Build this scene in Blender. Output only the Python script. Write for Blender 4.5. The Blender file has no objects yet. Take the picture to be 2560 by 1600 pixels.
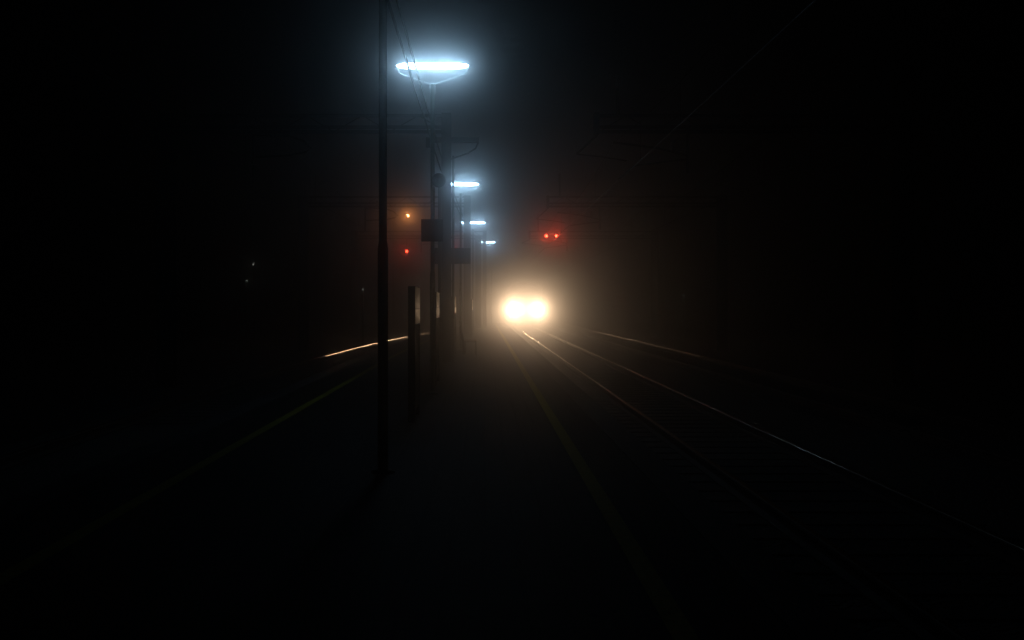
import bpy, bmesh, math, random
from mathutils import Vector, Matrix
random.seed(7)
sc = bpy.context.scene
COL = sc.collection
PI = math.pi
EYE = 1.58            # camera height over the platform top (z = 0)
RAIL = -0.35          # height of the rail heads
FPX = 2825.0          # focal length in pixels of the 2560 px wide photograph

# ------------------------------------------------------------------ materials
def mat(name, col, rough=0.6, metal=0.0, spec=0.5, var=0.25, scale=8.0, bump=0.0, bscale=40.0):
    m = bpy.data.materials.new(name); m.use_nodes = True
    nt = m.node_tree; N = nt.nodes; L = nt.links
    b = N['Principled BSDF']
    b.inputs['Roughness'].default_value = rough
    b.inputs['Metallic'].default_value = metal
    b.inputs['Specular IOR Level'].default_value = spec
    tc = N.new('ShaderNodeTexCoord')
    nz = N.new('ShaderNodeTexNoise'); nz.inputs['Scale'].default_value = scale; nz.inputs['Detail'].default_value = 6
    L.new(tc.outputs['Object'], nz.inputs['Vector'])
    rp = N.new('ShaderNodeValToRGB')
    rp.color_ramp.elements[0].position = 0.3; rp.color_ramp.elements[1].position = 0.7
    rp.color_ramp.elements[0].color = [c*(1-var) for c in col] + [1]
    rp.color_ramp.elements[1].color = [min(1, c*(1+var)) for c in col] + [1]
    L.new(nz.outputs['Fac'], rp.inputs['Fac']); L.new(rp.outputs['Color'], b.inputs['Base Color'])
    if bump:
        n2 = N.new('ShaderNodeTexNoise'); n2.inputs['Scale'].default_value = bscale; n2.inputs['Detail'].default_value = 4
        L.new(tc.outputs['Object'], n2.inputs['Vector'])
        bp = N.new('ShaderNodeBump'); bp.inputs['Strength'].default_value = bump; bp.inputs['Distance'].default_value = 0.02
        L.new(n2.outputs['Fac'], bp.inputs['Height']); L.new(bp.outputs['Normal'], b.inputs['Normal'])
    return m

def glow(name, col, strength):
    m = bpy.data.materials.new(name); m.use_nodes = True
    b = m.node_tree.nodes['Principled BSDF']
    b.inputs['Base Color'].default_value = (0.6, 0.6, 0.6, 1)
    b.inputs['Emission Color'].default_value = tuple(col) + (1,)
    b.inputs['Emission Strength'].default_value = strength
    return m

M = {}
M['pole'] = mat('painted_steel', (0.16, 0.20, 0.18), 0.38, 0.0, 0.5, 0.2, 12)
M['galv'] = mat('pale_painted_steel', (0.58, 0.60, 0.60), 0.4, 0.0, 0.5, 0.2, 20)
M['mast'] = mat('weathered_mast_steel', (0.014, 0.014, 0.014), 0.75, 0.0, 0.1, 0.35, 5)
M['black'] = mat('black_enamel', (0.008, 0.008, 0.008), 0.6, 0.0, 0.08, 0.2, 9)
M['cable'] = mat('black_cable', (0.004, 0.004, 0.004), 0.8, 0.0, 0.05, 0.1, 9)
M['copper'] = mat('tarnished_copper_wire', (0.035, 0.03, 0.028), 0.4, 1.0, 0.5, 0.2, 9)
M['ceramic'] = mat('brown_ceramic', (0.10, 0.045, 0.03), 0.3, 0.0, 0.5, 0.2, 9)
M['rail'] = mat('worn_rail_steel', (0.90, 0.74, 0.58), 0.155, 1.0, 0.5, 0.15, 3)
M['gauge'] = mat('rail_glint_face', (0.21, 0.13, 0.08), 0.17, 1.0, 0.5, 0.5, 2.5)
M['glint_steel'] = mat('rail_glint_steel', (0.92, 0.88, 0.82), 0.13, 1.0, 0.5, 0.05, 3)
M['rust'] = mat('rusty_rail_steel', (0.06, 0.035, 0.022), 0.75, 0.0, 0.2, 0.3, 9)
M['sleeper'] = mat('concrete_sleeper', (0.05, 0.046, 0.042), 0.85, 0.0, 0.3, 0.3, 6, 0.3, 50)
M['ground'] = mat('dark_earth', (0.05, 0.045, 0.04), 0.95, 0.0, 0.2, 0.4, 1.2, 0.5, 12)
M['coping'] = mat('stone_coping', (0.05, 0.05, 0.05), 0.75, 0.0, 0.1, 0.25, 4, 0.2, 60)
M['yellow'] = mat('yellow_paint', (0.31, 0.27, 0.012), 0.75, 0.0, 0.1, 0.3, 14, 0.2, 80)
M['wood'] = mat('bench_slats', (0.12, 0.07, 0.04), 0.6, 0.0, 0.4, 0.3, 14)
M['train_paint'] = mat('train_paint', (0.05, 0.055, 0.06), 0.4, 0.0, 0.5, 0.1, 2)
M['train_dark'] = mat('train_underframe', (0.04, 0.04, 0.04), 0.7, 0.0, 0.4, 0.3, 5)
M['train_red'] = mat('train_front_panel', (0.08, 0.012, 0.012), 0.4, 0.0, 0.5, 0.1, 2)
M['glass'] = mat('dark_glass', (0.01, 0.012, 0.014), 0.08, 0.0, 0.6, 0.1, 2)
M['panel_dark'] = mat('dark_panel', (0.012, 0.012, 0.013), 0.65, 0.0, 0.1, 0.2, 6)

def streaky(name, col):            # glazed cream notice sheet with dirt streaks running down it
    m = mat(name, col, 0.3, 0.0, 0.5, 0.15, 6)
    nt = m.node_tree; N = nt.nodes; L = nt.links; b = N['Principled BSDF']
    tc = N.new('ShaderNodeTexCoord'); mp = N.new('ShaderNodeMapping'); mp.inputs['Scale'].default_value = (14, 14, 1.2)
    nz = N.new('ShaderNodeTexNoise'); nz.inputs['Scale'].default_value = 1.0; nz.inputs['Detail'].default_value = 5
    L.new(tc.outputs['Object'], mp.inputs['Vector']); L.new(mp.outputs['Vector'], nz.inputs['Vector'])
    rp = N.new('ShaderNodeMapRange'); rp.inputs['From Min'].default_value = .35; rp.inputs['From Max'].default_value = .65
    rp.inputs['To Min'].default_value = 0.30; rp.inputs['To Max'].default_value = 0.44
    L.new(nz.outputs['Fac'], rp.inputs['Value']); L.new(rp.outputs['Result'], b.inputs['Roughness'])
    return m
M['brass'] = mat('glint_strip_brass', (0.55, 0.26, 0.07), 0.22, 1.0, 0.5, 0.1, 9)
M['cream'] = streaky('cream_notice_sheet', (0.85, 0.64, 0.27))

def paving():
    m = mat('concrete_pavers', (0.10, 0.10, 0.10), 0.75, 0.0, 0.08, 0.3, 1.5)
    nt = m.node_tree; N = nt.nodes; L = nt.links; b = N['Principled BSDF']
    tc = N.new('ShaderNodeTexCoord')
    br = N.new('ShaderNodeTexBrick'); br.inputs['Scale'].default_value = 1.0
    br.inputs['Brick Width'].default_value = 0.22; br.inputs['Row Height'].default_value = 0.22
    br.inputs['Mortar Size'].default_value = 0.014; br.offset = 0.0
    br.inputs['Color1'].default_value = (0.018, 0.018, 0.019, 1); br.inputs['Color2'].default_value = (0.034, 0.034, 0.033, 1)
    br.inputs['Mortar'].default_value = (0.005, 0.005, 0.005, 1)
    L.new(tc.outputs['Object'], br.inputs['Vector'])
    nz = N.new('ShaderNodeTexNoise'); nz.inputs['Scale'].default_value = 0.9; nz.inputs['Detail'].default_value = 8
    L.new(tc.outputs['Object'], nz.inputs['Vector'])
    mx = N.new('ShaderNodeMix'); mx.data_type = 'RGBA'; mx.blend_type = 'MULTIPLY'; mx.inputs[0].default_value = 0.7
    L.new(br.outputs['Color'], mx.inputs[6]); L.new(nz.outputs['Fac'], mx.inputs[7])
    L.new(mx.outputs[2], b.inputs['Base Color'])
    bp = N.new('ShaderNodeBump'); bp.inputs['Strength'].default_value = 0.6; bp.inputs['Distance'].default_value = 0.01
    bp.invert = True
    L.new(br.outputs['Fac'], bp.inputs['Height']); L.new(bp.outputs['Normal'], b.inputs['Normal'])
    return m
M['paving'] = paving()

def ballast():
    m = mat('ballast_stone', (0.08, 0.07, 0.06), 0.9, 0.0, 0.3, 0.3, 3)
    nt = m.node_tree; N = nt.nodes; L = nt.links; b = N['Principled BSDF']
    tc = N.new('ShaderNodeTexCoord')
    vo = N.new('ShaderNodeTexVoronoi'); vo.inputs['Scale'].default_value = 18
    L.new(tc.outputs['Object'], vo.inputs['Vector'])
    rp = N.new('ShaderNodeValToRGB'); rp.color_ramp.elements[0].color = (0.04, 0.035, 0.03, 1); rp.color_ramp.elements[1].color = (0.13, 0.115, 0.10, 1)
    L.new(vo.outputs['Color'], rp.inputs['Fac']); L.new(rp.outputs['Color'], b.inputs['Base Color'])
    bp = N.new('ShaderNodeBump'); bp.inputs['Strength'].default_value = 0.9; bp.inputs['Distance'].default_value = 0.04; bp.invert = True
    L.new(vo.outputs['Distance'], bp.inputs['Height']); L.new(bp.outputs['Normal'], b.inputs['Normal'])
    return m
M['ballast'] = ballast()

# lamps of the place
M['tube'] = glow('fluorescent_tube', (0.45, 0.74, 1.0), 40)
M['red'] = glow('red_signal_lens', (1.0, 0.05, 0.02), 68.0)
M['red_faint'] = glow('faint_red_signal_lens', (1.0, 0.05, 0.02), 30.0)
M['sodium'] = glow('sodium_lamp', (1.0, 0.33, 0.09), 220.0)
M['headlight'] = glow('headlight_lens', (1.0, 0.80, 0.55), 70.0)
M['dim'] = glow('dim_far_lamp', (0.8, 0.85, 0.75), 1.0)

# ------------------------------------------------------------------ mesh builder
class MB:
    def __init__(s): s.v = []; s.f = []; s.sm = []
    def add(s, vs, fs, smooth=False):
        o = len(s.v); s.v += [tuple(v) for v in vs]
        for f in fs: s.f.append([o+i for i in f]); s.sm.append(smooth)
        return s
    def box(s, x0, x1, y0, y1, z0, z1):
        vs = [(x, y, z) for z in (z0, z1) for y in (y0, y1) for x in (x0, x1)]
        return s.add(vs, [(0,2,3,1),(4,5,7,6),(0,1,5,4),(2,6,7,3),(0,4,6,2),(1,3,7,5)])
    def cbox(s, c, d): return s.box(c[0]-d[0]/2, c[0]+d[0]/2, c[1]-d[1]/2, c[1]+d[1]/2, c[2]-d[2]/2, c[2]+d[2]/2)
    def tube(s, pts, r, seg=8, smooth=True):
        pts = [Vector(p) for p in pts]; n = len(pts); vs = []
        rs = r if isinstance(r, (list, tuple)) else [r]*n
        t0 = (pts[1]-pts[0]).normalized()
        ref = Vector((0,0,1)) if abs(t0.z) < 0.9 else Vector((1,0,0))
        for i, p in enumerate(pts):
            a = pts[max(i-1,0)]; b = pts[min(i+1,n-1)]
            t = (b-a).normalized()
            u = t.cross(ref)
            if u.length < 1e-6: u = t.cross(Vector((0,1,0)))
            u.normalize(); w = u.cross(t).normalized()
            for k in range(seg):
                an = 2*PI*k/seg
                vs.append(p + (u*math.cos(an) + w*math.sin(an))*rs[i])
        fs = []
        for i in range(n-1):
            for k in range(seg):
                k2 = (k+1) % seg
                fs.append((i*seg+k, i*seg+k2, (i+1)*seg+k2, (i+1)*seg+k))
        s.add(vs, fs, smooth)
        s.add([vs[k] for k in range(seg)], [list(range(seg))[::-1]])
        return s.add([vs[(n-1)*seg+k] for k in range(seg)], [list(range(seg))])
    def lathe(s, prof, seg=24, mtx=None, smooth=True):       # prof = [(r, z)], spun about z, then moved by mtx
        vs = []; fs = []; n = len(prof)
        for r, z in prof:
            for k in range(seg):
                a = 2*PI*k/seg; v = Vector((r*math.cos(a), r*math.sin(a), z))
                vs.append(mtx @ v if mtx else v)
        for i in range(n-1):
            for k in range(seg):
                k2 = (k+1) % seg
                fs.append((i*seg+k, i*seg+k2, (i+1)*seg+k2, (i+1)*seg+k))
        s.add(vs, fs, smooth)
        s.add([vs[k] for k in range(seg)], [list(range(seg))[::-1]])
        return s.add([vs[(n-1)*seg+k] for k in range(seg)], [list(range(seg))])
    def sweep(s, prof, path, smooth=False, closed=True):     # prof = [(x, z)] offsets carried along path [(x, y, z)]
        n = len(prof); vs = []
        for (px, py, pz) in path:
            for (x, z) in prof: vs.append((px+x, py, pz+z))
        fs = []
        for i in range(len(path)-1):
            for k in range(n if closed else n-1):
                k2 = (k+1) % n
                fs.append((i*n+k, i*n+k2, (i+1)*n+k2, (i+1)*n+k))
        s.add(vs, fs, smooth)
        if closed:
            s.add(vs[:n], [list(range(n))[::-1]]); s.add(vs[-n:], [list(range(n))])
        return s
    def build(s, name, material, parent=None, loc=None, bevel=0.0):
        me = bpy.data.meshes.new(name); me.from_pydata(s.v, [], s.f)
        me.polygons.foreach_set('use_smooth', s.sm)
        bm = bmesh.new(); bm.from_mesh(me); bmesh.ops.recalc_face_normals(bm, faces=bm.faces); bm.to_mesh(me); bm.free()
        me.materials.append(M[material]); me.update()
        o = bpy.data.objects.new(name, me); COL.objects.link(o)
        if parent: o.parent = parent
        if loc: o.location = loc
        if bevel:
            md = o.modifiers.new('edge_bevel', 'BEVEL'); md.width = bevel; md.segments = 2; md.limit_method = 'ANGLE'
        return o

def tag(o, label=None, cat=None, group=None, kind=None):
    if label: o['label'] = label
    if cat: o['category'] = cat
    if group: o['group'] = group
    if kind: o['kind'] = kind
    return o
def thing(name, label, cat, loc=(0,0,0), rz=0, group=None):
    o = bpy.data.objects.new(name, None); COL.objects.link(o)
    o.location = loc; o.rotation_euler = (0,0,rz); o.empty_display_size = 0.2
    return tag(o, label, cat, group)
def copy_tree(o, parent=None):
    c = o.copy(); COL.objects.link(c)
    if parent: c.parent = parent; c.matrix_parent_inverse = o.matrix_parent_inverse
    for ch in [x for x in bpy.data.objects if x.parent == o]: copy_tree(ch, c)
    return c

# ------------------------------------------------------------------ line of the left track (it curves towards the platform)
def cx(d):
    if d < 30: return 0.0
    if d < 85: return 0.001*(d-30)**2
    if d < 125:
        t = d-85; return 3.025 + 0.11*t - (0.11/80)*t*t
    return 5.225
def left_c(d): return -5.39 + cx(d)
RIGHT_C, FAR_C = 3.555, 7.425
YS = [-20, 0, 10, 20, 26, 30] + [30+2.5*i for i in range(1, 40)] + [140, 160, 200, 260]

# ------------------------------------------------------------------ the setting
tag(MB().add([(-220,-60,-0.66),(220,-60,-0.66),(220,420,-0.66),(-220,420,-0.66)], [(0,1,2,3)]).build('ground', 'ground'), kind='structure', label='dark bare ground beside the railway tracks')
pl_y = [-20, -5, 5, 15, 25, 30] + [30+2.5*i for i in range(1, 28)]
PLAT_END = pl_y[-1]
def left_edge(d): return left_c(d) + 1.58
pm = MB(); vs = []; fs = []
CW = 0.34                                    # width of the coping stones along each edge
for y in pl_y:
    a, b = left_edge(y)+CW, 1.83-CW
    vs += [(a, y, 0.0), (b, y, 0.0), (a, y, -0.70), (b, y, -0.70)]
for i in range(len(pl_y)-1):
    o, p = 4*i, 4*i+4
    fs += [(o, o+1, p+1, p), (o, p, p+2, o+2), (o+1, o+3, p+3, p+1)]
fs += [(0, 2, 3, 1), (len(vs)-4, len(vs)-3, len(vs)-1, len(vs)-2)]
pm.add(vs, fs)
platform = tag(pm.build('platform', 'paving'), kind='structure', label='dark paved island platform between the tracks')
prof = [(0, -0.70), (0, -0.015), (0.015, 0.004), (CW-0.003, 0.004), (CW-0.003, -0.70)]
MB().sweep([(x, z) for x, z in prof], [(left_edge(y), y, 0) for y in pl_y]).build('edge_coping', 'coping', platform)
MB().sweep([(-x, z) for x, z in prof], [(1.83, y, 0) for y in pl_y]).build('edge_coping', 'coping', platform)
def strip(f, w, ys, z, name):
    m = MB(); vs = []
    for y in ys: vs += [(f(y)-w/2, y, z), (f(y)+w/2, y, z)]
    m.add(vs, [(2*i, 2*i+1, 2*i+3, 2*i+2) for i in range(len(ys)-1)])
    return m.build(name, 'yellow', platform)
strip(lambda y: 0.955, 0.125, pl_y, 0.005, 'painted_line')
strip(lambda y: left_edge(y)+1.04, 0.125, pl_y, 0.005, 'painted_line')

# ballast beds
def bed(f, name, x0=-1.75, x1=1.75):
    p = [(x0-0.12, -0.12), (x0, -0.001), (-0.9, 0.0), (0.9, 0.0), (x1, -0.001), (x1+0.12, -0.12)]
    return tag(MB().sweep(p, [(f(y), y, -0.53) for y in YS], closed=False).build(name, 'ballast'), kind='structure', label='dark stone ballast under the rails')
tag(MB().sweep([(-1.70, -0.12), (-1.69, 0), (5.62, 0), (5.8, -0.12)], [(RIGHT_C, y, -0.53) for y in YS], closed=False).build('trackbed', 'ballast'), kind='structure', label='stone ballast under the two tracks right of the platform')
tag(MB().sweep([(-1.9, -0.12), (-1.7, 0), (1.69, 0), (1.70, -0.12)], [(left_c(y), y, -0.526) for y in YS], closed=False).build('trackbed', 'ballast'), kind='structure', label='stone ballast under the curved track left of the platform')

# ------------------------------------------------------------------ tracks
def rail_prof(w=0.0413):
    head = []
    for k in range(13):                      # worn head: flat crown rolling over into rounded gauge corners
        a = math.radians(-75 + 150*k/12)
        head.append((0.036*math.copysign(abs(math.sin(a)/math.sin(math.radians(75)))**0.8, a), -0.012*(1-math.cos(a))/(1-math.cos(math.radians(75)))))
    return [(-0.07, -0.165), (-0.07, -0.152), (-0.012, -0.125), (-0.012, -0.045), (-w, -0.034)] + head + \
           [(w, -0.034), (0.012, -0.045), (0.012, -0.125), (0.07, -0.152), (0.07, -0.165)]
slm = MB().box(-1.25, 1.25, -0.12, 0.12, -0.16, 0.0)
def track(f, label, y0, n, worn=('rail', 'rail'), glint_facets=(), face_splay=0.0413):  # the last argument tilts the inner rail faces to aim their glint
    t = thing('railway_track', label, 'railway track', (0,0,0), 0, 'railway tracks')
    for s, rm in zip((-0.7525, 0.7525), worn):
        ra = MB().sweep(rail_prof(face_splay), [(f(y)+s, y, RAIL) for y in YS]).build('rail', 'rust', t)
        if rm == 'rail':                                   # only the running surface is worn bright
            ra.data.materials.append(M['rail']); ra.data.materials.append(M['gauge'])
            for p in ra.data.polygons:
                if p.normal.z > (0.80 if s < 0 else (0.50 if glint_facets else 0.2)) and p.center.z > RAIL-0.0125: p.material_index = 1; p.use_smooth = True
                elif -0.034 < p.center.z-RAIL < -0.0115 and p.normal.x*s < -0.66 and p.center.y > 42.6: p.material_index = 2     # inner face given a shiny colour only where a glint should show
    for s, wy_ in glint_facets:                                   # added polished facets that make a glint on each rail
        if s < 0: wp = [(-0.0445, -0.034), (-0.0385, -0.008), (-0.03, 0.0012), (0.03, 0.0012), (0.0385, -0.008), (0.0445, -0.034)]
        else: wp = [(-0.0445, -0.034), (-0.0385, -0.0215), (0.002, 0.0012), (0.03, 0.0012), (0.0385, -0.008), (0.0445, -0.034)]   # slanted to mirror a headlight towards the camera
        w_ = MB().sweep(wp, [(f(y)+s, y, RAIL) for y in (wy_-1.6, wy_+1.6)])
        w_.build('rail_glint_facet', 'glint_steel', t)
    first = None
    for i in range(n):
        y = y0 + 0.65*i
        if first is None:
            first = MB().add(slm.v, slm.f).build('sleeper', 'sleeper', t, (f(y), y, -0.515)); o = first
        else:
            o = first.copy(); COL.objects.link(o); o.parent = t
            o.location = (f(y), y, -0.515)
    rest = MB()
    y = y0 + 0.65*n
    while y < 150:
        rest.box(f(y)-1.25, f(y)+1.25, y-0.12, y+0.12, -0.67, -0.515); y += 0.65
    tag(rest.build('sleepers', 'sleeper', t), kind='stuff')
    return t
track(lambda y: RIGHT_C, 'track right beside the platform, its two rails shining towards the train', 7, 100, glint_facets=((-0.7525, 56.8), (0.7525, 71.0)))
track(lambda y: FAR_C, 'farthest right track, its outer rail a faint glint in the fog', 20, 100, ('rust', 'rail'), face_splay=0.0455)
track(left_c, 'curved track left of the platform with one bright rail', 20, 100)

# ------------------------------------------------------------------ platform lamps
def make_lamp():
    t = thing('platform_lamp', '', 'platform lamp')
    MB().lathe([(0.11,0),(0.11,0.02),(0.05,0.03),(0.048,0.06),(0.048,2.10),(0.037,2.18),(0.037,5.47)], 20).build('pole', 'pole', t)
    sl = MB()
    for s in (-1, 1): sl.tube([(0.04*s,0,5.29),(0.04*s,0,5.485)], 0.016, 8)
    sl.tube([(-0.045,0,5.485),(0.045,0,5.485)], 0.014, 8)
    sl.build('sleeve', 'galv', t)
    for s in (-1, 1):
        b = MB()
        for oy, oz in ((-0.02, 0.0), (0.02, 0.012)):
            b.tube([(0.635*s,oy,5.80),(0.592*s,oy,5.668+oz),(0.575*s,oy,5.655+oz),(0.05*s,oy,5.472+oz),(0.02*s,oy,5.45+oz)], 0.0065, 8)
        b.build('bracket', 'galv', t)
    mt = Matrix.Translation((0,0,5.80)) @ Matrix.Rotation(PI/2, 4, 'Y')
    g = MB().lathe([(0.012,-0.632),(0.022,-0.62),(0.035,-0.575),(0.045,-0.50),(0.05,-0.40),(0.05,0.40),(0.045,0.50),(0.035,0.575),(0.022,0.62),(0.012,0.632)], 16, mt).build('tube_cover', 'tube', t)
    for s in (-1, 1):
        m2 = Matrix.Translation((0.633*s,0,5.80)) @ Matrix.Rotation(PI/2*s, 4, 'Y')
        MB().lathe([(0.02,0),(0.02,0.016),(0.007,0.02),(0.007,0.045)], 12, m2).build('end_cap', 'galv', t)
    return t
lamp = make_lamp()
lamps = [(-0.903, 20.0, 'nearest tube lamp, its white tube the widest, on a twin armed bracket'),
         (-0.805, 39.7, 'second tube lamp, half hidden behind the dark gantry mast'),
         (-0.55, 58.4, 'third tube lamp, between the gantry mast and the smallest lamp'),
         (0.16, 76.8, 'farthest and smallest tube lamp, just above the train glow')]
for i, (x, y, lb) in enumerate(lamps):
    o = lamp if i == 0 else copy_tree(lamp)
    o.location = (x, y, 0); o['label'] = lb; o['group'] = 'tube lamps along the platform'
t = thing('steel_pole', 'black steel pole nearest the camera, running out of the top of the picture', 'pole', (-0.945, 10.6, 0))
MB().lathe([(0.11,0),(0.11,0.02),(0.05,0.03),(0.049,0.06),(0.049,2.10),(0.0385,2.18),(0.0375,5.6)], 24).build('shaft', 'black', t)
MB().lathe([(0.055,5.6),(0.055,5.63),(0.02,5.66)], 20).build('pole_cap', 'black', t)
t = thing('steel_pole', 'thin far pole at the edge of the train glow', 'pole', (0.68, 94, 0))
MB().lathe([(0.1,0),(0.1,0.02),(0.05,0.03),(0.048,2.1),(0.037,2.18),(0.037,4.4)], 16).build('shaft', 'pole', t)

# ------------------------------------------------------------------ information panels seen almost edge on
def make_panel(L):
    t = thing('information_panel', '', 'information panel')
    MB().box(-0.098, 0.0, 0.0, 0.10, 0, 1.825).build('post', 'black', t, bevel=0.006)
    MB().box(-0.098, 0.0, L-0.06, L, 0, 1.825).build('post', 'black', t, bevel=0.006)
    MB().box(-0.085, -0.016, 0.10, L-0.06, 1.30, 1.815).build('backing_board', 'black', t)
    MB().box(-0.016, 0.002, 0.012, L-0.012, 1.315, 1.815).build('notice_sheet', 'cream', t)
    MB().tube([(0.004,0.03,1.52),(0.004,L-0.03,1.52)], 0.007, 8).build('glint_strip', 'brass', t)  # added metal strip that makes the glint across the sheet
    MB().box(-0.085, -0.012, 0.13, L-0.08, 0.15, 1.29).build('lower_board', 'panel_dark', t)
    return t
panels = [(-0.914, 15.1, 1.12, 1.0, 'nearest information panel, its cream sheet catching a glint, beside the black pole'),
          (-0.914, 21.9, 1.5, 1.0, 'second information panel, a narrow cream sheet just behind the first lamp pole'),
          (-0.88, 34.3, 1.9, 0.98, 'third information panel, a thin pale sliver right of the gantry mast'),
          (-0.545, 54.0, 3.4, 0.98, 'farthest information panel, a hair thin pale line nearest the train')]
for x, y, L, s, lb in panels:
    o = make_panel(L); o.location = (x, y, 0); o['label'] = lb; o['group'] = 'information panels along the platform'

# ------------------------------------------------------------------ overhead gantries
Z0, Z1, Z2 = EYE+4.71, EYE+4.89, EYE+5.18
def truss(t, xa, xb, y, dz=0.0):
    Z0, Z1, Z2 = EYE+4.71+dz, EYE+4.89+dz, EYE+5.18+dz
    for z, dy in ((Z0, -0.16), (Z1, 0.16), (Z2, 0.0)):
        MB().box(xa, xb, y+dy-0.04, y+dy+0.04, z-0.042, z+0.042).build('chord', 'mast', t)
    lc = MB(); n = max(2, int(round((xb-xa)/0.75))); st = (xb-xa)/n
    for i in range(n):
        x = xa + st*i
        a, b = (Z0, Z2) if i % 2 == 0 else (Z2, Z0)
        ya, yb = (-0.16, 0.0) if i % 2 == 0 else (0.0, -0.16)
        lc.tube([(x, y+ya, a), (x+st, y+yb, b)], 0.014, 6)
    lc.build('lacing', 'mast', t)
def h_mast(t, x, y, top, w=0.265, name='mast'):
    m = MB(); h = w/2
    m.box(x-h, x+h, y-h, y-h+0.02, 0 if abs(x) < 2.5 else -0.66, top)
    m.box(x-h, x+h, y+h-0.02, y+h, 0 if abs(x) < 2.5 else -0.66, top)
    m.box(x-0.012, x+0.012, y-h+0.02, y+h-0.02, 0 if abs(x) < 2.5 else -0.66, top)
    m.box(x-h-0.08, x+h+0.08, y-h-0.08, y+h+0.08, 0.001 if abs(x) < 2.5 else -0.659, 0.03 if abs(x) < 2.5 else -0.60)
    return m.build(name, 'mast', t)
def insulator(t, p, ln=0.4, r=0.075):
    pr = [(0.02, 0)]
    k = 6
    for i in range(k):
        z = ln*(i+0.3)/k; pr += [(r, z), (r*0.9, z+0.012), (0.03, z+ln/k*0.5)]
    pr += [(0.02, ln)]
    return MB().lathe(pr, 14, Matrix.Translation(p)).build('insulator', 'ceramic', t)
rows = [(31.0, -1.02), (54.5, -0.79), (76.0, 0.072)]
DZ = [0.0, 0.0, -0.28]
gl_lb = ['nearest gantry left of the platform, its dark mast the widest, with cables tied to it',
         'middle gantry left of the platform, its twin beam lines above the orange lamp',
         'farthest gantry left of the platform, pale in the fog with a red signal under it']
for i, (y, x) in enumerate(rows):
    t = thing('overhead_gantry', gl_lb[i], 'gantry', (0,0,0), 0, 'gantries over the left track')
    h_mast(t, x, y, EYE+5.24+DZ[i], (0.265, 0.33, 0.25)[i])
    lx = -8.7; Z0 = EYE+4.71+DZ[i]
    h_mast(t, lx, y, EYE+5.24+DZ[i], 0.44)
    truss(t, lx, x, y, DZ[i])
    # tubular arms that hold the contact wire of the left track
    c = left_c(y)
    MB().tube([(c-0.9,y,EYE+4.66),(c+0.05,y,EYE+4.62),(c+0.45,y,EYE+4.48),(c+0.66,y,EYE+4.28),(c+0.5,y,EYE+4.18),(c+0.1,y,EYE+4.10),(c-0.9,y,EYE+4.04)], 0.03, 8).build('registration_arm', 'mast', t)
    MB().tube([(c-0.92,y,Z0),(c-0.92,y,EYE+3.5)], 0.04, 8).build('drop_tube', 'mast', t)
    insulator(t, (c-0.35, y, EYE+4.64+0.03), 0.34)
    if i == 2: MB().box(-0.55, -0.16, y-0.10, y+0.10, 0.0, EYE+4.55).build('cable_duct', 'mast', t, bevel=0.008)  # plain box added to hide the left end of the farthest lamp tube
    if i == 0:
        MB().box(-1.57, -0.13, y-0.30, y-0.14, EYE+4.41, EYE+4.54).build('cross_arm', 'mast', t)
        MB().box(-1.57, -1.46, y-0.305, y-0.135, EYE+4.28, EYE+4.409).build('arm_block', 'mast', t)
        MB().tube([(-0.15,y-0.22,EYE+4.40),(-0.22,y-0.22,EYE+4.25),(-0.42,y-0.22,EYE+4.12),(-0.885,y-0.10,EYE+3.98)], 0.022, 8).build('brace', 'mast', t)
        MB().box(-1.245, -1.157, y-0.16, y-0.05, 0.0, EYE+3.40).build('cable_duct', 'mast', t, bevel=0.008)
        MB().box(-0.868, -0.803, y-0.10, y, 0.0, EYE+4.07).build('cable_duct', 'mast', t, bevel=0.008)
        for zz in (1.0, 2.2, 3.4, 4.6): MB().box(-0.887, -0.868, y-0.09, y-0.03, zz, zz+0.03).build('duct_clip', 'mast', t)
gr_lb = ['nearest gantry arm right of the train track, a dim double bar high in the dark',
         'middle gantry arm right of the train track, above the pair of red signals',
         'farthest gantry arm right of the train track, carrying the pair of red signals']
for i, (y, x) in enumerate(rows):
    t = thing('cantilever_gantry', gr_lb[i], 'gantry', (0,0,0), 0, 'gantry arms over the right tracks')
    h_mast(t, 11.5, y, EYE+5.24+DZ[i], 0.44)
    truss(t, 3.16, 11.28, y, DZ[i])
    Z0, Z2 = EYE+4.71+DZ[i], EYE+5.18+DZ[i]
    MB().box(3.03, 3.155, y-0.22, y+0.22, Z0-0.05, Z2+0.05).build('end_frame', 'mast', t)
    MB().tube([(3.68,y,Z2+0.04),(3.68,y,Z2+0.75)], 0.05, 8).build('post', 'mast', t)
    insulator(t, (3.68, y, Z2+0.75), 0.4, 0.1)
    MB().tube([(5.6,y,Z0),(5.6,y,EYE+3.6)], 0.045, 8).build('drop_tube', 'mast', t)
    MB().tube([(5.57,y,EYE+3.98),(4.9,y,EYE+3.9),(4.13,y,EYE+3.80),(3.7,y,EYE+3.42)], 0.026, 8).build('registration_arm', 'mast', t)
    MB().tube([(5.57,y,EYE+4.1),(4.7,y,EYE+4.30),(3.56,y,EYE+4.44)], 0.03, 8).build('bracket_tube', 'mast', t)
    MB().tube([(2.55,y,EYE+4.12),(3.2,y,EYE+4.05),(3.92,y,EYE+3.94)], 0.02, 8).build('registration_arm', 'mast', t)
    MB().tube([(3.12,y,Z0-0.06),(2.55,y,EYE+4.12)], 0.03, 8).build('drop_tube', 'mast', t)
    insulator(t, (5.2, y, EYE+4.2), 0.3)

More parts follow.
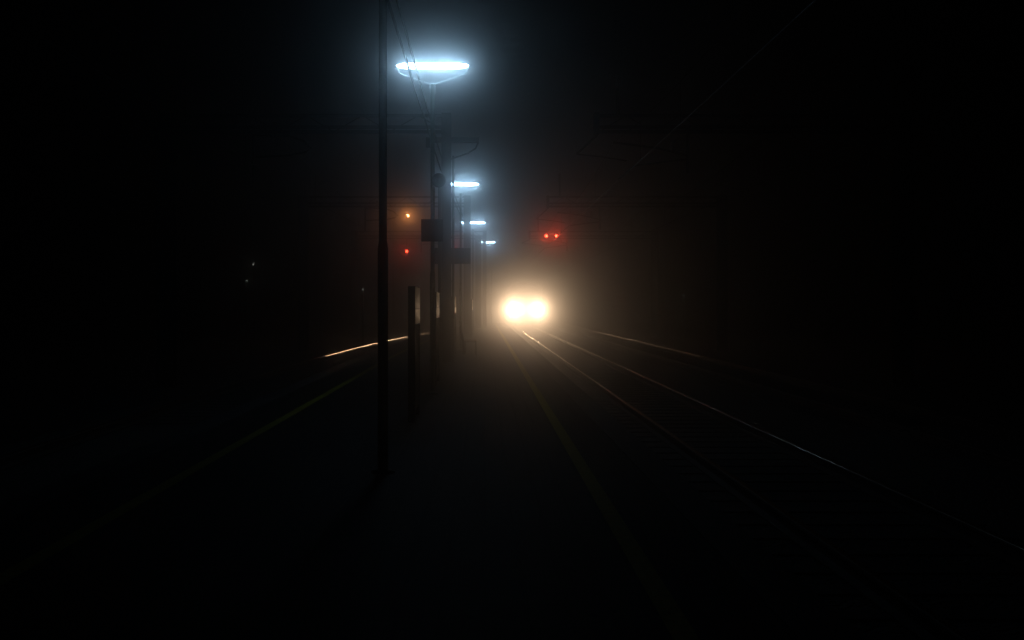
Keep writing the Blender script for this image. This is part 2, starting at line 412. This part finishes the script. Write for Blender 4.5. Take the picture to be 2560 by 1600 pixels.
# ------------------------------------------------------------------ overhead wires
def wires(f, label, ys, cm='cable'):
    t = thing('overhead_wire', label, 'overhead wire', (0,0,0), 0, 'contact wires over the tracks')
    zc, zm = EYE+3.26, EYE+4.44
    sup = [r[0] for r in rows]; spans = [sup[0]-25.0] + sup + [106.0, 131.0]
    def sag(y):
        for a, b in zip(spans[:-1], spans[1:]):
            if a <= y <= b:
                u = (y-a)/(b-a); return -0.42*4*u*(1-u)
        return 0.0
    MB().tube([(f(y), y, zc) for y in ys], 0.0075, 6).build('contact_wire', cm, t)
    MB().tube([(f(y), y, zm+sag(y)) for y in ys], 0.008, 6).build('messenger_wire', 'cable', t)
    y = spans[0]+4
    while y < 104:
        if min(abs(y-s) for s in sup) > 1.5:
            MB().tube([(f(y), y, zc), (f(y), y, zm+sag(y))], 0.004, 5).build('dropper', 'cable', t)
        y += 5.2
wy = [-10+2.0*i for i in range(70)]
wires(lambda y: RIGHT_C, 'overhead wire above the train track, with faint glints', wy, 'copper')
wires(left_c, 'sagging overhead wire above the curved left track, crossing the orange lamp', wy)
wires(lambda y: FAR_C, 'overhead wire above the farthest right track, lost in the dark', wy)
def feeder(name, pts, r, label):
    out = []
    for (a, b, s) in pts:
        a, b = Vector(a), Vector(b)
        for k in range(24):
            u = k/24; out.append(a.lerp(b, u) - Vector((0,0,s*4*u*(1-u))))
    out.append(b)
    return tag(MB().tube(out, r, 8).build(name, 'cable'), label, 'cable', 'cables strung along the platform')
feeder('feeder_cable', [((-1.10,-14,EYE+3.95),(-1.175,30.95,EYE+3.69),0.16), ((-1.175,30.95,EYE+3.69),(-1.0,54.4,EYE+4.0),0.0), ((-1.0,54.4,EYE+4.0),(-0.08,75.9,EYE+4.0),0.2)], 0.018,
       'lower black cable of the two running from the top edge to the gantry mast')
feeder('feeder_cable', [((-1.02,-14,EYE+3.95),(-1.175,30.85,EYE+4.10),0.12), ((-1.175,30.85,EYE+4.10),(-0.965,54.4,EYE+4.16),0.06), ((-0.965,54.4,EYE+4.16),(-0.06,75.9,EYE+4.16),0.2)], 0.018,
       'upper black cable of the two running from the top edge to the gantry mast')

# ------------------------------------------------------------------ things hung on the poles and masts
t = thing('loudspeaker', 'round black loudspeaker on the nearest lamp pole, beside the mast', 'loudspeaker', (-0.793, 20.0, EYE+2.19))
mt = Matrix.Rotation(PI/2, 4, 'X')
MB().lathe([(0.035,-0.16),(0.05,-0.15),(0.055,-0.05),(0.08,0.0),(0.125,0.05),(0.128,0.06),(0.122,0.064),(0.06,0.02),(0.03,0.02)], 28, mt).build('horn', 'black', t)
MB().box(-0.075, -0.045, -0.02, 0.02, -0.03, 0.03).build('mount', 'galv', t)
t = thing('hanging_sign', 'square black sign box high on the nearest lamp pole', 'sign', (-0.905, 20.0, EYE+1.305))
MB().box(-0.195, 0.195, -0.13, -0.045, -0.195, 0.195).build('sign_box', 'black', t, bevel=0.01)
for z in (-0.12, 0.10): MB().box(-0.055, 0.055, -0.0445, 0.05, z, z+0.03).build('clamp', 'galv', t)
t = thing('station_sign', 'long dark sign board fixed behind the widest gantry mast', 'sign', (-0.895, 31.25, EYE+1.345))
MB().box(-0.54, 0.515, 0.0, 0.07, -0.205, 0.205).build('board', 'panel_dark', t, bevel=0.01)
MB().box(-0.555, 0.53, 0.071, 0.10, -0.22, 0.22).build('frame', 'black', t)
for x in (-0.2, 0.02): MB().box(x, x+0.04, -0.112, -0.001, -0.03, 0.03).build('bracket', 'galv', t)

# bench at the foot of the masts, seen end on
t = thing('bench', 'dark bench on the platform right of the widest mast, seen end on', 'bench', (-0.42, 35.0, 0))
st = MB()
for k in range(4): st.box(-0.19+0.10*k, -0.105+0.10*k, 0, 1.7, 0.425, 0.455)
st.build('seat', 'wood', t)
bk = MB()
for k in range(3): bk.box(-0.285+0.012*(2-k)-0.03, -0.262+0.012*(2-k)-0.03, 0, 1.7, 0.52+0.12*k, 0.61+0.12*k)
bk.build('backrest', 'wood', t)
for y in (0.12, 1.55):
    lg = MB().tube([(-0.16,y,0.0),(-0.17,y,0.41),(0.17,y,0.41),(0.19,y,0.0)], 0.02, 8)
    lg.build('leg_frame', 'black', t)
    MB().tube([(-0.20,y,0.0),(-0.235,y,0.42),(-0.32,y,0.88)], 0.018, 8).build('back_support', 'black', t)

# ------------------------------------------------------------------ signals
def signal(x, y, z, label, up, group, lens='red'):
    t = thing('railway_signal', label, 'railway signal', (x, y, z), 0, group)
    MB().box(-0.15, 0.15, 0.012, 0.16, -0.15, 0.15).build('housing', 'black', t, bevel=0.01)
    m = Matrix.Rotation(PI/2, 4, 'X')
    MB().lathe([(0.085,-0.010),(0.085,0.004),(0.07,0.016),(0.03,0.024)], 20, m).build('lens', lens, t)
    h = MB(); vs = []; n = 12
    for k in range(n+1):
        a = PI*k/n
        for r in (0.115, 0.123):
            for yy in (0.011, -0.11): vs.append((r*math.cos(a), yy, r*math.sin(a)))
    fs = []
    for k in range(n):
        o, p = 4*k, 4*k+4
        fs += [(o, o+1, p+1, p), (o+2, p+2, p+3, o+3), (o, p, p+2, o+2), (o+1, o+3, p+3, p+1)]
    fs += [(0, 2, 3, 1), (4*n, 4*n+1, 4*n+3, 4*n+2)]
    h.add(vs, fs).build('hood', 'black', t)
    if up > 0: MB().tube([(0, 0.1, 0.15), (0, 0.1, up)], 0.025, 8).build('hanger', 'mast', t)
    else: MB().tube([(0, 0.1, -0.15), (0, 0.1, up)], 0.03, 8).build('foot', 'mast', t)
def at(px, py, d): return ((px-1209)*d/FPX, d, EYE+(761-py)*d/FPX)
signal(*at(1366, 590, 75.6), 'left one of the two red signals side by side above the gantry beam', -0.17, 'red signals')
signal(*at(1390.7, 590, 75.6), 'right one of the two red signals side by side above the gantry beam', -0.17, 'red signals')
signal(*at(1017, 628.4, 75.6), 'red signal below the orange lamp, left of the dark mast', 0.88, 'red signals', 'red_faint')
signal(*at(1134.8, 625.4, 75.6), 'smallest red signal, peeping out at the right edge of the widest mast', 0.80, 'red signals', 'red_faint')

# ------------------------------------------------------------------ far lamps
t = thing('street_lamp', 'orange street lamp glowing through the fog behind the left wires', 'street lamp', (-8.4, 105, -0.66))
MB().lathe([(0.12,0),(0.09,0.3),(0.05,9.9)], 14).build('pole', 'pole', t)
MB().tube([(0,0,9.85),(0.2,0,10.45),(0.75,0,10.62),(1.3,0,10.62)], 0.035, 8).build('arm', 'pole', t)
MB().lathe([(0.05,0.16),(0.14,0.12),(0.17,0.0),(0.13,-0.01)], 16, Matrix.Translation((1.38,0,10.58)) ).build('lamp_head', 'black', t)
MB().lathe([(0.13,0.0),(0.12,-0.07),(0.07,-0.13),(0.02,-0.15)], 16, Matrix.Translation((1.38,0,10.568))).build('bulb', 'sodium', t)
def far_lamp(x, y, z, r, label):
    t = thing('far_lamp', label, 'lamp', (x, y, -0.66), 0, 'tiny lamps in the dark')
    h = z+0.66
    MB().lathe([(0.06,0),(0.04,h-0.12),(0.04,h-0.11)], 10).build('post', 'black', t)
    MB().lathe([(0.02,h-0.11),(r,h-0.09),(r,h+r),(0.02,h+r+0.05)], 12).build('lamp_cage', 'black', t)
    MB().lathe([(0.01,0.0),(r*0.75,0.002),(r*0.6,r*0.4),(0.01,r*0.7)], 12, Matrix.Translation((0,-r-0.001,h)) @ Matrix.Rotation(PI/2,4,'X')).build('lamp_lens', 'dim', t)
def at(px, py, d): return ((px-1209)*d/FPX, d, EYE+(761-py)*d/FPX)
for px, py, d, r, lb in ((634, 661, 70, 0.06, 'tiny white lamp alone in the dark left, the upper of two'),
                         (617, 702, 70, 0.045, 'tiny dim lamp alone in the dark left, the lower of two'),
                         (907, 724, 60, 0.045, 'tiny white lamp just left of the black pole'),
                         (1709, 739, 75, 0.05, 'tiny white lamp alone in the dark right of the train')):
    x, y, z = at(px, py, d); far_lamp(x, y, z, r, lb)

# ------------------------------------------------------------------ the train
TY = 95.5
t = thing('train', 'oncoming train with two blazing headlights, lost in its own glow', 'train', (RIGHT_C, TY, RAIL))
sec = []
def section(w, zb, zt, y):
    n = 10; pts = [(-w, y, zb), (-w*1.01, y, (zb+zt)*0.42)]
    for k in range(n+1):
        a = PI - PI*k/n
        pts.append((w*math.cos(a)*0.98, y, zt-0.75+0.75*math.sin(a)))
    pts += [(w*1.01, y, (zb+zt)*0.42), (w, y, zb)]
    return pts
ring = [section(1.30, 1.05, 3.1, 0.0), section(1.38, 0.95, 3.45, 0.10), section(1.43, 0.9, 3.75, 0.7), section(1.45, 0.9, 3.85, 1.4), section(1.45, 0.9, 3.85, 25.0)]
n = len(ring[0]); vs = [p for r in ring for p in r]; fs = []
for i in range(len(ring)-1):
    for k in range(n):
        k2 = (k+1) % n; fs.append((i*n+k, i*n+k2, (i+1)*n+k2, (i+1)*n+k))
body = MB().add(vs, fs); body.add(ring[0], [list(range(n))]); body.add(ring[-1], [list(range(n))])
body.build('body', 'train_paint', t)
MB().box(-1.22, 1.22, -0.02, 0.05, 1.12, 1.95).build('front_panel', 'train_red', t, bevel=0.02)
MB().box(-1.12, 1.12, -0.015, 0.06, 2.12, 2.92).build('windscreen', 'glass', t, bevel=0.03)
for x in (-0.4, 0.4): MB().tube([(x,-0.03,2.1),(x+0.3,-0.03,2.65)], 0.012, 6).build('wiper', 'train_dark', t)
MB().box(-1.3, 1.3, 0.1, 0.35, 0.28, 0.85).build('snow_plough', 'train_dark', t, bevel=0.03)
MB().box(-0.16, 0.16, -0.38, 0.6, 0.88, 1.10).build('coupler', 'train_dark', t, bevel=0.03)
for x in (-0.87, 0.87):
    MB().lathe([(0.08,0.6),(0.08,-0.2),(0.21,-0.22),(0.21,-0.27),(0.1,-0.29)], 18, Matrix.Translation((x,0.0,1.0)) @ Matrix.Rotation(-PI/2,4,'X')).build('buffer', 'train_dark', t)
MB().box(-1.25, 1.25, 0.4, 24.8, 0.45, 0.9).build('underframe', 'train_dark', t)
for y in (3.0, 5.5, 19.5, 22.0):
    for s in (-1, 1):
        MB().lathe([(0.46,-0.065),(0.46,0.065),(0.44,0.07)], 22, Matrix.Translation((0.75*s,y,0.46)) @ Matrix.Rotation(PI/2,4,'Y')).build('wheel', 'train_dark', t)
for s in (-1, 1):
    for k in range(9):
        y = 3.2+2.3*k
        MB().box(1.462*s-0.02, 1.462*s+0.02, y, y+1.5, 1.95, 2.85).build('window', 'glass', t)
for s in (-1, 1):
    hl = MB().lathe([(0.15,0.05),(0.15,-0.06),(0.13,-0.07),(0.115,-0.06),(0.114,-0.01)], 24, Matrix.Translation((0.99*s,-0.02,1.49)) @ Matrix.Rotation(-PI/2,4,'X')).build('headlight', 'galv', t)
    MB().lathe([(0.112,-0.004),(0.10,-0.018),(0.05,-0.028),(0.01,-0.03)], 24, Matrix.Translation((0.99*s,-0.02,1.49)) @ Matrix.Rotation(-PI/2,4,'X')).build('headlight_lens', 'headlight', hl)
    ld = bpy.data.lights.new('headlight_beam', 'SPOT')
    ld.energy = 1230 if s < 0 else 1008.5999999999999
    ld.color = (1.0, 0.65, 0.38); ld.spot_size = math.radians(100); ld.spot_blend = 1.0; ld.shadow_soft_size = 0.10
    lo = bpy.data.objects.new('headlight_beam', ld); COL.objects.link(lo)
    lo.location = (RIGHT_C+0.99*s, TY-0.17, RAIL+1.49); lo.rotation_euler = (math.radians(90), 0, math.radians(180))

# ------------------------------------------------------------------ fog
hz = MB().box(-240, 240, -70, 440, -1.66, 14.5).build('haze', 'black')
hz.data.materials.clear()
m = bpy.data.materials.new('night_fog'); m.use_nodes = True
nt = m.node_tree; nt.nodes.clear()
out = nt.nodes.new('ShaderNodeOutputMaterial'); pv = nt.nodes.new('ShaderNodeVolumePrincipled')
pv.inputs['Color'].default_value = (0.93, 0.95, 0.97, 1); pv.inputs['Density'].default_value = 0.024
pv.inputs['Anisotropy'].default_value = 0.984
nt.links.new(pv.outputs['Volume'], out.inputs['Volume'])
m.cycles.volume_sampling = 'DISTANCE'
hz.data.materials.append(m)
tag(hz, kind='stuff', label='night fog glowing round the lamps')

# ------------------------------------------------------------------ night sky
w = bpy.data.worlds.new('World'); sc.world = w; w.use_nodes = True
nt = w.node_tree; bg = nt.nodes['Background']
sky = nt.nodes.new('ShaderNodeTexSky'); sky.sky_type = 'NISHITA'; sky.sun_disc = False
sky.sun_elevation = math.radians(-4); sky.sun_rotation = math.radians(200)
nt.links.new(sky.outputs['Color'], bg.inputs['Color']); bg.inputs['Strength'].default_value = 0.0005

# ------------------------------------------------------------------ camera
cd = bpy.data.cameras.new('camera'); cam = bpy.data.objects.new('camera', cd); COL.objects.link(cam)
cam.location = (0, 0, EYE); cam.rotation_euler = (PI/2, 0, 0)
cd.sensor_width = 36.0; cd.lens = 36.0*FPX/2560.0
cd.shift_x = 71/2560.0; cd.shift_y = -39/2560.0
cd.clip_end = 2000
sc.camera = cam

vs_ = sc.view_settings; vs_.view_transform = 'Standard'; vs_.look = 'None'; vs_.exposure = 0.0; vs_.gamma = 1.0
cy = sc.cycles
cy.max_bounces = 6; cy.volume_bounces = 1; cy.diffuse_bounces = 2; cy.glossy_bounces = 3; cy.transparent_max_bounces = 8
cy.use_denoising = True; cy.sample_clamp_indirect = 4.0; cy.sample_clamp_direct = 0.0
cy.caustics_reflective = False; cy.caustics_refractive = False
